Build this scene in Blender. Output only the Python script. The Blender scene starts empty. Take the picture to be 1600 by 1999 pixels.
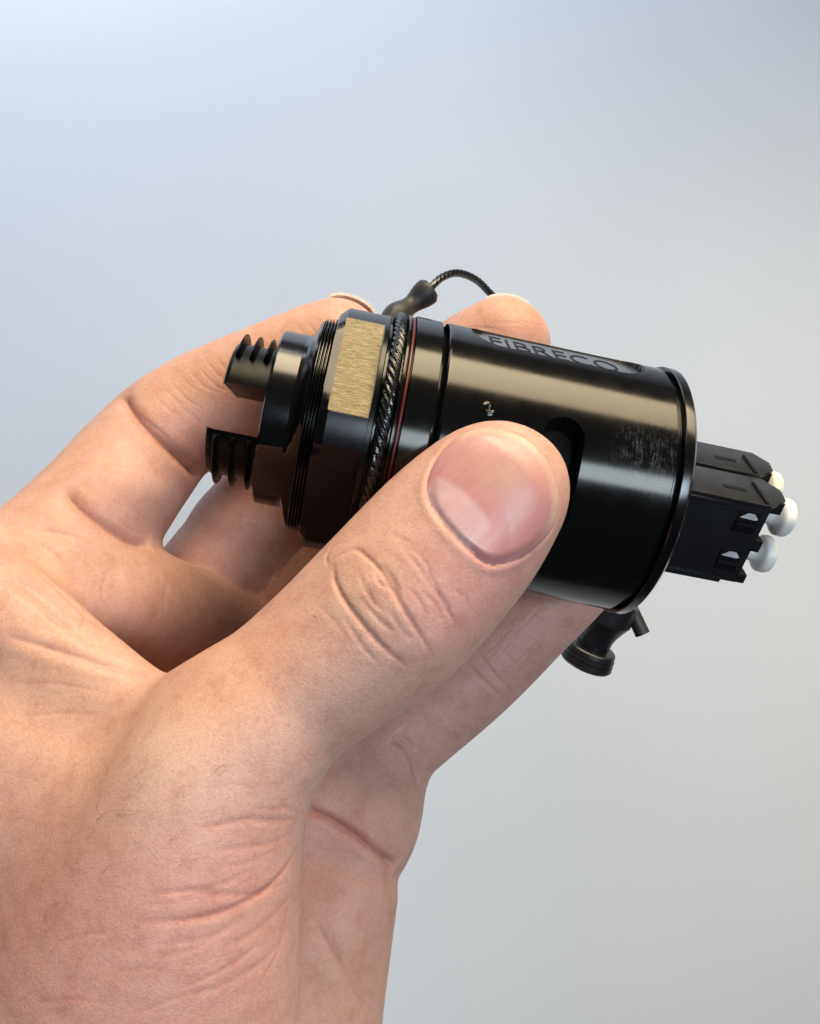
import bpy, bmesh, math, random
import numpy as np
from mathutils import Vector
from mathutils.bvhtree import BVHTree
from mathutils.kdtree import KDTree

random.seed(4); rng = np.random.default_rng(7)
SC = bpy.context.scene; COL = SC.collection
PI = math.pi
# units: 1 Blender unit = 1 cm.  x right, y away from the camera, z up.

# ------------------------------------------------------------------ camera
FPX, CX, CY = 1650.0, 800.0, 999.5
cam = bpy.data.cameras.new('camera'); camo = bpy.data.objects.new('camera', cam); COL.objects.link(camo)
cam.sensor_fit = 'HORIZONTAL'; cam.sensor_width = 36.0; cam.lens = 36.0 * FPX / 1600.0
cam.clip_start = 0.5; cam.clip_end = 2000
camo.location = (0, 0, 0); camo.rotation_euler = (PI / 2, 0, 0)
SC.camera = camo

# ------------------------------------------------------------------ world, lamps, exposure
W = bpy.data.worlds.new('World'); SC.world = W; W.use_nodes = True
bg = W.node_tree.nodes['Background']
bg.inputs[0].default_value = (0.80, 0.88, 1.0, 1); bg.inputs[1].default_value = 0.035

def area(name, loc, target, sx, sy, power, color):
    l = bpy.data.lights.new(name, 'AREA'); l.shape = 'RECTANGLE'; l.size = sx; l.size_y = sy
    l.energy = power; l.color = color
    o = bpy.data.objects.new(name, l); COL.objects.link(o); o.location = loc
    o.rotation_euler = (Vector(target) - Vector(loc)).to_track_quat('-Z', 'Y').to_euler()
    return o
cl = area('ceiling_lamp', (47, -9, 62), (47, 5, 0), 106, 35, 80000, (1.0, 0.83, 0.56))
cl.data.spread = math.radians(118)
area('window_light', (27, -48, 0), (4, 12, 0), 44, 15, 32000, (0.74, 0.87, 1.0))
area('wall_wash_fill', (-46, 20, 88), (-38, 120, 68), 110, 60, 108000, (0.95, 0.97, 1.0))  # unseen fill added to brighten the upper wall
area('wall_low_fill', (-66, 27, -56), (-66, 127, -50), 60, 60, 40000, (0.97, 0.97, 1.0))  # second added fill, out of view, lifts the lower wall
SC.view_settings.view_transform = 'Standard'; SC.view_settings.look = 'None'
SC.view_settings.exposure = 0.0; SC.view_settings.gamma = 1.0

# ------------------------------------------------------------------ helpers
def link(name, me, mat=None, parent=None, smooth=30):
    o = bpy.data.objects.new(name, me); COL.objects.link(o)
    if mat: me.materials.append(mat)
    if smooth is not None and len(me.polygons):
        me.shade_smooth()
        me.set_sharp_from_angle(angle=math.radians(smooth))
    if parent: o.parent = parent
    return o
def mesh_from(verts, faces, name='m'):
    me = bpy.data.meshes.new(name); me.from_pydata([tuple(v) for v in verts], [], [tuple(f) for f in faces]); me.update()
    return me
def np_mesh(V, Fq, name='m'):
    me = bpy.data.meshes.new(name); n = len(Fq); k = Fq.shape[1]
    me.vertices.add(len(V)); me.vertices.foreach_set('co', np.ascontiguousarray(V, dtype=np.float32).ravel())
    me.loops.add(n * k); me.loops.foreach_set('vertex_index', np.ascontiguousarray(Fq, dtype=np.int32).ravel())
    me.polygons.add(n); me.polygons.foreach_set('loop_start', np.arange(0, n * k, k, dtype=np.int32))
    me.update(calc_edges=True); return me
def empty(name, loc, label=None, cat=None, group=None):
    o = bpy.data.objects.new(name, None); COL.objects.link(o); o.location = loc; o.empty_display_size = .2
    if label: o['label'] = label
    if cat: o['category'] = cat
    if group: o['group'] = group
    return o
def tag(o, label=None, cat=None, group=None, kind=None):
    for k, v in (('label', label), ('category', cat), ('group', group), ('kind', kind)):
        if v: o[k] = v
    return o
def px(x, y, Z):
    """point at photo pixel (x,y) lying Z cm away from the lens plane"""
    return np.array([(x - CX) / FPX * Z, Z, -(y - CY) / FPX * Z])

# ------------------------------------------------------------------ materials
def mat(name):
    m = bpy.data.materials.new(name); m.use_nodes = True
    nt = m.node_tree; return m, nt, nt.nodes['Principled BSDF']
def N(nt, t, **kw):
    n = nt.nodes.new(t)
    for k, v in kw.items(): setattr(n, k, v)
    return n
def ramp(nt, stops):
    r = N(nt, 'ShaderNodeValToRGB'); e = r.color_ramp.elements
    while len(e) < len(stops): e.new(0.5)
    for i, (p, c) in enumerate(stops):
        e[i].position = p; e[i].color = c if len(c) == 4 else (*c, 1)
    return r

def black_metal(name, base=(0.010, 0.010, 0.011), rough=0.20, spec=0.75, scuff=0.0, brush=0.0, tint=None, f0=None):
    m, nt, b = mat(name); L = nt.links
    tc = N(nt, 'ShaderNodeTexCoord')
    b.inputs['Base Color'].default_value = (*base, 1)
    b.inputs['Specular IOR Level'].default_value = spec
    if f0: base = (f0, f0, f0 * 1.02); b.inputs['Metallic'].default_value = 1.0; b.inputs['Base Color'].default_value = (*base, 1)
    n1 = N(nt, 'ShaderNodeTexNoise'); n1.inputs['Scale'].default_value = 9; n1.inputs['Detail'].default_value = 6
    L.new(tc.outputs['Object'], n1.inputs['Vector'])
    r = ramp(nt, [(0.3, (rough * .82,) * 3), (0.72, (rough * 1.25,) * 3)]); n1.inputs['Scale'].default_value = 3.5; n1.inputs['Roughness'].default_value = .6; L.new(n1.outputs['Fac'], r.inputs[0])
    L.new(r.outputs[0], b.inputs['Roughness'])
    # fine machined grain running round the axis (object x = axis)
    mp = N(nt, 'ShaderNodeMapping'); mp.inputs['Scale'].default_value = (90, 9, 9)
    L.new(tc.outputs['Object'], mp.inputs[0])
    n2 = N(nt, 'ShaderNodeTexNoise'); n2.inputs['Scale'].default_value = 1.0; n2.inputs['Detail'].default_value = 3
    L.new(mp.outputs[0], n2.inputs['Vector'])
    n3 = N(nt, 'ShaderNodeTexNoise'); n3.inputs['Scale'].default_value = 70; n3.inputs['Detail'].default_value = 2
    L.new(tc.outputs['Object'], n3.inputs['Vector'])
    ad = N(nt, 'ShaderNodeMath', operation='ADD'); L.new(n2.outputs['Fac'], ad.inputs[0]); L.new(n3.outputs['Fac'], ad.inputs[1])
    bp = N(nt, 'ShaderNodeBump'); bp.inputs['Strength'].default_value = 0.10 + brush; bp.inputs['Distance'].default_value = 0.0014
    L.new(ad.outputs[0], bp.inputs['Height']); L.new(bp.outputs[0], b.inputs['Normal'])
    if tint: b.inputs['Specular Tint'].default_value = (*tint, 1)
    if scuff:
        # whitish rub marks: patches of short streaks
        vd = N(nt, 'ShaderNodeVectorMath', operation='DISTANCE'); L.new(tc.outputs['Object'], vd.inputs[0]); vd.inputs[1].default_value = (-.62, 1.72, .30)
        rg = ramp(nt, [(0.10, (1, 1, 1)), (0.62, (0, 0, 0))]); L.new(vd.outputs['Value'], rg.inputs[0])
        ms = N(nt, 'ShaderNodeMapping'); ms.inputs['Scale'].default_value = (70, 6, 6)
        L.new(tc.outputs['Object'], ms.inputs[0])
        ns = N(nt, 'ShaderNodeTexNoise'); ns.inputs['Scale'].default_value = 1.0; ns.inputs['Detail'].default_value = 2; ns.inputs['Roughness'].default_value = .75
        L.new(ms.outputs[0], ns.inputs['Vector'])
        rs = ramp(nt, [(0.46, (0, 0, 0)), (0.70, (1, 1, 1))]); L.new(ns.outputs['Fac'], rs.inputs[0])
        mu = N(nt, 'ShaderNodeMath', operation='MULTIPLY'); L.new(rg.outputs[0], mu.inputs[0]); L.new(rs.outputs[0], mu.inputs[1])
        m2 = N(nt, 'ShaderNodeMath', operation='MULTIPLY'); L.new(mu.outputs[0], m2.inputs[0]); m2.inputs[1].default_value = scuff
        nb = N(nt, 'ShaderNodeTexNoise'); nb.inputs['Scale'].default_value = 6.5; nb.inputs['Detail'].default_value = 8; nb.inputs['Roughness'].default_value = .72; L.new(tc.outputs['Object'], nb.inputs['Vector'])
        rb = ramp(nt, [(0.44, (0, 0, 0)), (0.70, (1, 1, 1))]); L.new(nb.outputs['Fac'], rb.inputs[0])
        m3 = N(nt, 'ShaderNodeMath', operation='MULTIPLY'); L.new(m2.outputs[0], m3.inputs[0]); L.new(rb.outputs[0], m3.inputs[1]); m2 = m3
        mx = N(nt, 'ShaderNodeMix', data_type='RGBA'); L.new(m2.outputs[0], mx.inputs['Factor'])
        mx.inputs['A'].default_value = (*base, 1); mx.inputs['B'].default_value = (0.20, 0.20, 0.22, 1)
        L.new(mx.outputs['Result'], b.inputs['Base Color'])
    return m
M_BODY = black_metal('black_anodised', base=(.0035, .0035, .0038), spec=.36, rough=.145, scuff=0.9, tint=(1.0, .97, .88))
M_NUT = black_metal('black_anodised_nut', base=(.0035, .0035, .0038), rough=0.22, spec=.30)
M_RING = black_metal('black_gloss_ring', base=(.003, .003, .0033), rough=0.17, spec=.5)
M_DEEP = black_metal('black_recess', base=(0.004, 0.004, 0.004), rough=0.6, spec=0.15)
M_SLOT = black_metal('slot_floor_metal', rough=0.26, f0=.28)
M_INK = black_metal('engraving_dark', base=(0.003, 0.002, 0.002), rough=0.55, spec=0.25)
M_PLASTIC = black_metal('black_plastic', base=(0.010, 0.010, 0.011), rough=0.33, spec=0.5)
M_RUBBER = black_metal('heat_shrink', base=(0.018, 0.018, 0.018), rough=0.5, spec=0.45)
M_JAW = black_metal('black_jaw', base=(.003, .003, .003), rough=.30, spec=.10)
M_CABLE = black_metal('coated_wire', base=(0.008, 0.008, 0.009), rough=0.2, spec=0.6)

def gold_sheen():  # dark metal really; the ceiling lamp's gold reflection is put into the colour
    m, nt, b = mat('gold_sheen_flat'); L = nt.links
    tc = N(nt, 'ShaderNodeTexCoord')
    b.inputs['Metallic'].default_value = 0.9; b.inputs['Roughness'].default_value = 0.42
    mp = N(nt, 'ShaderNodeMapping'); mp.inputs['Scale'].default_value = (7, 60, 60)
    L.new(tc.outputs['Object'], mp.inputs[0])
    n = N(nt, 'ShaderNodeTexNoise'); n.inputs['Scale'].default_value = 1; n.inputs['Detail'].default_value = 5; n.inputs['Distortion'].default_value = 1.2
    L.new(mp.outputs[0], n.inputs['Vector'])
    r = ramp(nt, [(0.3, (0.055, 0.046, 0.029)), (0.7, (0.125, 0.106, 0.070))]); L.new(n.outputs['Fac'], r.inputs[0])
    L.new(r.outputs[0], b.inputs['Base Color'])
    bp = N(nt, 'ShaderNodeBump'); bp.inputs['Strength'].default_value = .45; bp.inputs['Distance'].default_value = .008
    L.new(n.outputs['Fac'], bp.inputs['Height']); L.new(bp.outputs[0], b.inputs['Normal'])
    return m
M_GOLD_SHEEN = gold_sheen()
def simple(name, c, rough, spec=0.5, var=0.1, sss=0.0):
    m, nt, b = mat(name); L = nt.links
    tc = N(nt, 'ShaderNodeTexCoord'); n = N(nt, 'ShaderNodeTexNoise'); n.inputs['Scale'].default_value = 6; n.inputs['Detail'].default_value = 5
    L.new(tc.outputs['Object'], n.inputs['Vector'])
    r = ramp(nt, [(0.3, tuple(x * (1 - var) for x in c)), (0.7, tuple(min(1, x * (1 + var)) for x in c))])
    L.new(n.outputs['Fac'], r.inputs[0]); L.new(r.outputs[0], b.inputs['Base Color'])
    b.inputs['Roughness'].default_value = rough; b.inputs['Specular IOR Level'].default_value = spec
    if sss:
        b.inputs['Subsurface Weight'].default_value = sss; b.inputs['Subsurface Radius'].default_value = (1, .9, .8); b.inputs['Subsurface Scale'].default_value = .1
    return m
M_RED = simple('red_rubber', (0.075, 0.006, 0.006), 0.35)
M_WHITE = simple('white_plastic', (0.78, 0.76, 0.71), 0.42, var=.05, sss=.25)
M_IVORY = simple('ivory_plastic', (0.76, 0.70, 0.54), 0.42, var=.05, sss=.25)
M_STEEL = simple('white_contact', (0.55, 0.55, 0.56), 0.3)
def wall_mat():
    m, nt, b = mat('painted_wall'); L = nt.links
    tc = N(nt, 'ShaderNodeTexCoord')
    n = N(nt, 'ShaderNodeTexNoise'); n.inputs['Scale'].default_value = 0.05; n.inputs['Detail'].default_value = 3
    L.new(tc.outputs['Object'], n.inputs['Vector'])
    r = ramp(nt, [(0.3, (0.66, 0.715, 0.80)), (0.7, (0.69, 0.745, 0.825))]); L.new(n.outputs['Fac'], r.inputs[0])
    f = N(nt, 'ShaderNodeTexNoise'); f.inputs['Scale'].default_value = 2.6; f.inputs['Detail'].default_value = 6
    L.new(tc.outputs['Object'], f.inputs['Vector'])
    rf = ramp(nt, [(0.3, (0.985, 0.985, 0.985)), (0.7, (1, 1, 1))]); L.new(f.outputs['Fac'], rf.inputs[0])
    mx = N(nt, 'ShaderNodeMix', data_type='RGBA', blend_type='MULTIPLY'); mx.inputs['Factor'].default_value = 1
    L.new(r.outputs[0], mx.inputs['A']); L.new(rf.outputs[0], mx.inputs['B'])
    L.new(mx.outputs['Result'], b.inputs['Base Color']); b.inputs['Roughness'].default_value = .85; b.inputs['Specular IOR Level'].default_value = .2
    bp = N(nt, 'ShaderNodeBump'); bp.inputs['Strength'].default_value = .12; bp.inputs['Distance'].default_value = .05
    L.new(f.outputs['Fac'], bp.inputs['Height']); L.new(bp.outputs[0], b.inputs['Normal'])
    return m
# ------------------------------------------------------------------ wall
wv = [(-160, 62, -120), (160, 62, -120), (160, 62, 120), (-160, 62, 120), (-160, 66, -120), (160, 66, -120), (160, 66, 120), (-160, 66, 120)]
wall = link('wall', mesh_from(wv, [(0, 1, 2, 3), (5, 4, 7, 6), (0, 4, 5, 1), (1, 5, 6, 2), (2, 6, 7, 3), (3, 7, 4, 0)]), wall_mat(), smooth=None)
tag(wall, 'plain pale blue grey wall behind the hand', 'wall', kind='structure')

# ------------------------------------------------------------------ connector frame
A_C = np.array([3.396, 12.40, 0.2936])                      # centre of its right-hand end
A_d = np.array([0.97768, 0.09001, -0.18983])                # axis, pointing right
A_u = np.array([0.08836, -0.99594, -0.01716])               # towards the camera
A_v = np.array([0.19061, 0.0, 0.98167])                     # up
def ax(s, R, th):                                           # th in degrees, 0 = towards camera, 90 = up
    t = math.radians(th)
    return (s, R * math.cos(t), R * math.sin(t))            # local coordinates of the connector Empty (x axis = d, y = u, z = v)
from mathutils import Matrix
A_M = Matrix(((A_d[0], A_u[0], A_v[0], A_C[0]), (A_d[1], A_u[1], A_v[1], A_C[1]), (A_d[2], A_u[2], A_v[2], A_C[2]), (0, 0, 0, 1)))
def a_world(p): return np.array(A_M @ Vector(p))
conn = empty('fibre_connector', (0, 0, 0), 'black cylindrical fibre optic connector gripped between thumb and fingers', 'connector')
conn.matrix_world = A_M

def lathe(profile, ths, rf=None):
    """profile: list of (s,R); ths: degrees (closed). rf(s,R,th)->R"""
    n = len(ths); vs = []; fs = []
    for s, R in profile:
        for th in ths:
            r = rf(s, R, th) if rf else R
            vs.append(ax(s, r, th))
    for i in range(len(profile) - 1):
        for j in range(n):
            a = i * n + j; b = i * n + (j + 1) % n
            fs.append((a, b, b + n, a + n))
    return vs, fs
TH = [i * 360 / 320 for i in range(320)]
def flip_fix(me):
    bm = bmesh.new(); bm.from_mesh(me); bmesh.ops.recalc_face_normals(bm, faces=bm.faces); bm.to_mesh(me); bm.free(); return me
def sm(x): x = min(1, max(0, x)); return x * x * (3 - 2 * x)

# main barrel with the two stadium shaped recesses, one fine grid
RB = 1.78
s_grid = [-0.262, -0.275] + list(np.arange(-0.30, -3.27, -0.0185)) + [-3.295, -3.31]
th_grid = list(np.arange(-60, 92, 0.55)) + list(np.arange(92, 300, 3.0))
def slot_sd(s, th):      # signed distances (cm) on the unrolled surface
    x, y = s, math.radians(th) * RB
    def stadium(cx, cy, hl, r, vert=False):
        dx, dy = x - cx, y - cy
        if vert: dx, dy = dy, dx
        return math.hypot(max(abs(dx) - hl, 0), dy) - r
    a = stadium(-1.77, math.radians(68.0) * RB, 0.785, 0.435)
    b = stadium(-1.74, math.radians(-5.0) * RB, 0.50, 0.255, True)
    return a, b
def body_r(s, R, th):
    if -60 <= th <= 92:
        a, b = slot_sd(s, th)
        if a < .05: w = sm((0.012 - a) / 0.034); return R * (1 - w) + w * 1.695 / math.cos(math.radians(th - 66.5))
        if b < .05: return R - 0.38 * sm((0.012 - b) / 0.034)
        # small dent with a raised lip
        d = math.hypot(s + 2.72, math.radians(th - 16.6) * RB)
        if d < .12: return R + 0.010 * math.exp(-((d - .060) / .02) ** 2) * (1 + .9 * math.sin(31 * s + th * .7)) - 0.025 * math.exp(-(d / .035) ** 2)
    return R
prof = [(s_grid[0], RB - .012)] + [(s, RB) for s in s_grid[1:-1]] + [(s_grid[-1], RB - .012)]
_, fs = lathe(prof, th_grid); vs = []
def snap(s, th):
    if not (-60 <= th <= 91.5 and -3.2 < s < -.32): return s, th
    for k in (0, 1):
        f = lambda a, b: slot_sd(a, b)[k]
        d0 = f(s, th)
        for iso in (0.012, -0.022):
            if abs(d0 - iso) < .0095:
                e = 1e-3; de = math.degrees(e / RB)
                gx_, gy_ = (f(s + e, th) - f(s - e, th)) / (2 * e), (f(s, th + de) - f(s, th - de)) / (2 * e)
                return s - (d0 - iso) * gx_, th - math.degrees((d0 - iso) * gy_ / RB)
    return s, th
for s_, R_ in prof:
    for t_ in th_grid:
        a_, b_ = snap(s_, t_); vs.append(ax(a_, body_r(a_, R_, b_), b_))
barrel = link('barrel', flip_fix(mesh_from(vs, fs)), M_BODY, conn, 40)
barrel.data.materials.append(M_DEEP); barrel.data.materials.append(M_SLOT)
nT = len(th_grid)
for p in barrel.data.polygons:
    i0 = p.vertices[0]; si, ti = prof[i0 // nT][0], th_grid[i0 % nT]
    if -60 <= ti <= 92:
        a, b = slot_sd(si, ti)
        if b < -.005: p.material_index = 1
        elif a < -.03: p.material_index = 2
        elif a < .004: p.material_index = 1
# end rim with chamfer and face
prof = [(-3.31, 1.70), (-0.262, 1.70), (-0.255, 1.70)]
rimp = [(-0.262, 1.70), (-0.185, 1.70), (-0.178, 1.80), (-0.168, 1.815), (-0.062, 1.815), (-0.05, 1.812), (-0.006, 1.755), (0.0, 1.745), (0.0, 1.45), (-0.04, 1.43), (-0.04, 0.01)]
vs, fs = lathe(rimp, TH); link('end_rim', flip_fix(mesh_from(vs, fs)), M_RING, conn, 25)
# collar between barrel and nut : groove, red seal, cable groove
cp = [(-3.27, 1.66), (-3.385, 1.69), (-3.39, 1.765), (-3.40, 1.78), (-3.742, 1.78), (-3.75, 1.77), (-3.752, 1.69), (-3.815, 1.69), (-3.82, 1.77), (-3.828, 1.78), (-3.852, 1.78), (-3.86, 1.77),
      (-3.865, 1.60), (-4.085, 1.60), (-4.09, 1.59)]
vs, fs = lathe(cp, TH); link('collar', flip_fix(mesh_from(vs, fs)), M_BODY, conn, 25)
def torus(s0, R, r, n=160, m=12):
    vs = []; fs = []
    for i in range(n):
        for j in range(m):
            a = 2 * PI * j / m; vs.append(ax(s0 + r * math.sin(a), R + r * math.cos(a), 360 * i / n))
    for i in range(n):
        for j in range(m):
            fs.append((i * m + j, i * m + (j + 1) % m, ((i + 1) % n) * m + (j + 1) % m, ((i + 1) % n) * m + j))
    return vs, fs
vs, fs = torus(-3.784, 1.735, 0.025); link('seal_ring', flip_fix(mesh_from(vs, fs)), M_RED, conn, 80)['label'] = 'dark red rubber seal ring'
# nut with wrench flats
FL = [(29.3, 26.3), (-39.5, 28.5), (151, 26.3), (219, 28.5)]
def flat_r(R, th, Rn=1.70):
    for c, h in FL:
        dth = (th - c + 180) % 360 - 180
        if abs(dth) <= h + 1e-6: return min(R, Rn * math.cos(math.radians(h)) / math.cos(math.radians(dth)))
    return R
ths = sorted(set([round(x, 3) for x in TH] + [round((c + s * h) % 360, 3) for c, h in FL for s in (-1, 1)]))
def nut_r(s, R, th):
    if s > -4.165: return R
    return min(R, flat_r(1.70, th))
npf = [(-4.09, 1.60), (-4.092, 1.69), (-4.10, 1.705), (-4.155, 1.705), (-4.16, 1.70), (-4.166, 1.70), (-4.60, 1.70), (-4.66, 1.70), (-4.672, 1.695), (-4.770, 1.60), (-4.778, 1.585), (-4.778, 1.40)]
vs, fs = lathe(npf, ths, nut_r); nut = link('coupling_nut', flip_fix(mesh_from(vs, fs)), M_NUT, conn, 22)
# wrench flat plates: only the upper near one has the gold lamp reflection in its colour
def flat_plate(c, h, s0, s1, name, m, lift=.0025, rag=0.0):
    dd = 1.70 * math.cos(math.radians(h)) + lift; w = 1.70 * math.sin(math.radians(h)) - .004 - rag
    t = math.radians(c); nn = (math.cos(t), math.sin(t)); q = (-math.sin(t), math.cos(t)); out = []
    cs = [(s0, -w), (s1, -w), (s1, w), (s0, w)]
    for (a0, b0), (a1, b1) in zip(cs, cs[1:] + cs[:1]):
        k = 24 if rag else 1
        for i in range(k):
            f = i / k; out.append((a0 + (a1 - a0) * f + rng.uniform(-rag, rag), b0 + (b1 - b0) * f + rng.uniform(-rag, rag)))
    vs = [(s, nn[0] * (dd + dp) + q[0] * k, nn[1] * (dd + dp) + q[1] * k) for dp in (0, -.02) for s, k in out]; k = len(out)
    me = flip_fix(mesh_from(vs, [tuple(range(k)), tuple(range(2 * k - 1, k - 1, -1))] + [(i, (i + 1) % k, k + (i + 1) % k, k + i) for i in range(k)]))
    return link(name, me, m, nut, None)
fp = flat_plate(29.3, 26.3, -4.672, -4.172, 'wrench_flat', M_GOLD_SHEEN, rag=.006); fp['label'] = 'wrench flat with the gold reflection in its colour'
flat_plate(-39.5, 28.5, -4.672, -4.172, 'wrench_flat', M_NUT)
# fine thread behind the nut
tp = [(-4.778, 1.40)]
for k in range(4):
    s = -4.79 - k * 0.042
    tp += [(s, 1.43), (s - .016, 1.52 - .008 * k), (s - .024, 1.52 - .008 * k), (s - .040, 1.43)]
_c = [(-4.96, 1.47), (-4.985, 1.46), (-5.00, 1.43), (-5.03, 1.36), (-5.065, 1.28), (-5.10, 1.235), (-5.15, 1.222)]
for (a_, b_), (c_, d_) in zip(_c[:-1], _c[1:]): tp += [(a_ + (c_ - a_) * k / 5, b_ + (d_ - b_) * k / 5) for k in range(5)]
tp += [_c[-1]]
def cone_r(s, R, th):
    if s < -4.957:
        dth = abs((th + 41 + 180) % 360 - 180)
        if dth < 60: return min(R, 1.175 / math.cos(math.radians(dth)))
    return R
vs, fs = lathe(tp, TH, cone_r); link('threaded_neck', flip_fix(mesh_from(vs, fs)), M_RING, conn, 35)
fr = [(-5.15, 1.21), (-5.152, 1.222), (-5.46, 1.222), (-5.475, 1.215), (-5.492, 1.19), (-5.502, 1.15), (-5.502, 0.50), (-5.40, 0.48), (-5.40, .01)]
def fr_r(s, R, th):
    dth = abs((th + 41 + 180) % 360 - 180)
    if dth < 60 and R > 1: return min(R, 1.15 / math.cos(math.radians(dth)))
    return R
vs, fs = lathe(fr, TH, fr_r); link('front_ring', flip_fix(mesh_from(vs, fs)), M_RING, conn, 25)
# two threaded jaws at the front
def jaw(zc, s1, ridge_lo, ridge_hi, sg=1):
    prof = [(-5.45, .93)]
    for k in range(3):
        c = -5.615 - k * .195 * (abs(s1) - 5.5) / .62
        prof += [(c + .042, .93), (c + .018, 1.035), (c + .007, 1.065), (c - .007, 1.065), (c - .018, 1.035), (c - .042, .93)]
    prof += [(s1 + .06, .93), (s1 + .02, .915), (s1, .87)]
    t0 = math.degrees(math.asin(zc / .93)); n = 72
    ts = [t0 + (180 - 2 * t0) * i / n for i in range(n + 1)]
    # extra columns where the ridges stop, so that they end in a clean step
    ts = sorted(set(ts + [ridge_lo, ridge_lo + .8, ridge_hi, ridge_hi - .8])); n = len(ts) - 1
    bm = bmesh.new(); rows = []
    def V3(s, r, t): c = ax(s, r, t); return bm.verts.new((c[0], c[1], sg * c[2]))
    for s, R in prof:
        rows.append([V3(s, R if (R <= .93 or ridge_lo + .5 < t < ridge_hi - .5) else .93, t) for t in ts])
    for r0, r1 in zip(rows[:-1], rows[1:]):
        for j in range(n): bm.faces.new((r0[j], r0[j + 1], r1[j + 1], r1[j]))
    bm.faces.new(rows[-1]); bm.faces.new(rows[0][::-1])
    bm.faces.new([r[0] for r in rows] + [r[-1] for r in rows[::-1]])
    bmesh.ops.recalc_face_normals(bm, faces=bm.faces)
    me = bpy.data.meshes.new('m'); bm.to_mesh(me); bm.free(); return me
link('threaded_jaw', jaw(.27, -6.09, 44, 136), M_JAW, conn, 25)
link('threaded_jaw', jaw(.36, -6.20, 26, 154, -1), M_JAW, conn, 25)
# lettering cut into the slot floor
def lettering():
    cu = bpy.data.curves.new('lettering', 'FONT'); cu.body = 'FIBRECO'; cu.size = 1.0; cu.extrude = 0.5; cu.resolution_u = 4; cu.offset = -0.012
    o = bpy.data.objects.new('tmp', cu); COL.objects.link(o); bpy.context.view_layer.update()
    me = bpy.data.meshes.new_from_object(o.evaluated_get(bpy.context.evaluated_depsgraph_get()))
    bpy.data.objects.remove(o); bpy.data.curves.remove(cu)
    bm = bmesh.new(); bm.from_mesh(me)
    ys = [v.co.y for v in bm.verts]; xs = [v.co.x for v in bm.verts]
    y0, y1, x0, x1 = min(ys), max(ys), min(xs), max(xs)
    for k in range(1, 8):
        g = bm.verts[:] + bm.edges[:] + bm.faces[:]
        bmesh.ops.bisect_plane(bm, geom=g, plane_co=(0, y0 + (y1 - y0) * k / 8, 0), plane_no=(0, 1, 0))
    for v in bm.verts:
        fx = (v.co.x - x0) / (x1 - x0); fy = (v.co.y - y0) / (y1 - y0)
        s = -2.72 + 1.80 * fx
        th = 66.5 + math.degrees(math.atan((-.24 + .50 * fy - .05 * (fx - .5)) / 1.695))
        R = 1.695 / math.cos(math.radians(th - 66.5)) + (0.007 if v.co.z > 0 else -0.02)
        v.co = Vector(ax(s, R, th))
    bm.to_mesh(me); bm.free(); return me
link('lettering', lettering(), M_INK, conn, 20)

# ------------------------------------------------------------------ duplex plugs in the right-hand end
R0 = -30.0
def loc_uv(n1, n2):
    t = math.radians(R0); c, s = math.cos(t), math.sin(t)
    return (n1 * c - n2 * s, n1 * s + n2 * c)          # n1 along theta=R0, n2 along theta=R0+90
def lp(s, n1, n2): a, b = loc_uv(n1, n2); return (s, a, b)
def prism(outline, a0, a1, axis, bev=0.012):
    """outline in two of (s,n1,n2); axis = the third."""
    bm = bmesh.new(); rows = []
    for a in (a0, a1):
        r = []
        for p, q in outline:
            co = {'n1': (p, a, q), 'n2': (p, q, a), 's': (a, p, q)}[axis]
            r.append(bm.verts.new(lp(*co)))
        rows.append(r)
    n = len(outline)
    bm.faces.new(rows[0]); bm.faces.new(rows[1][::-1])
    for i in range(n): bm.faces.new((rows[0][i], rows[0][(i + 1) % n], rows[1][(i + 1) % n], rows[1][i]))
    bmesh.ops.recalc_face_normals(bm, faces=bm.faces)
    if bev: bmesh.ops.bevel(bm, geom=bm.edges[:], offset=bev, segments=2, affect='EDGES', profile=.6)
    me = bpy.data.meshes.new('m'); bm.to_mesh(me); bm.free(); return me
def box(s0, s1, a0, a1, b0, b1, bev=.012): return prism([(s0, a0), (s1, a0), (s1, a1), (s0, a1)], b0, b1, 'n2', bev)

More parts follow.
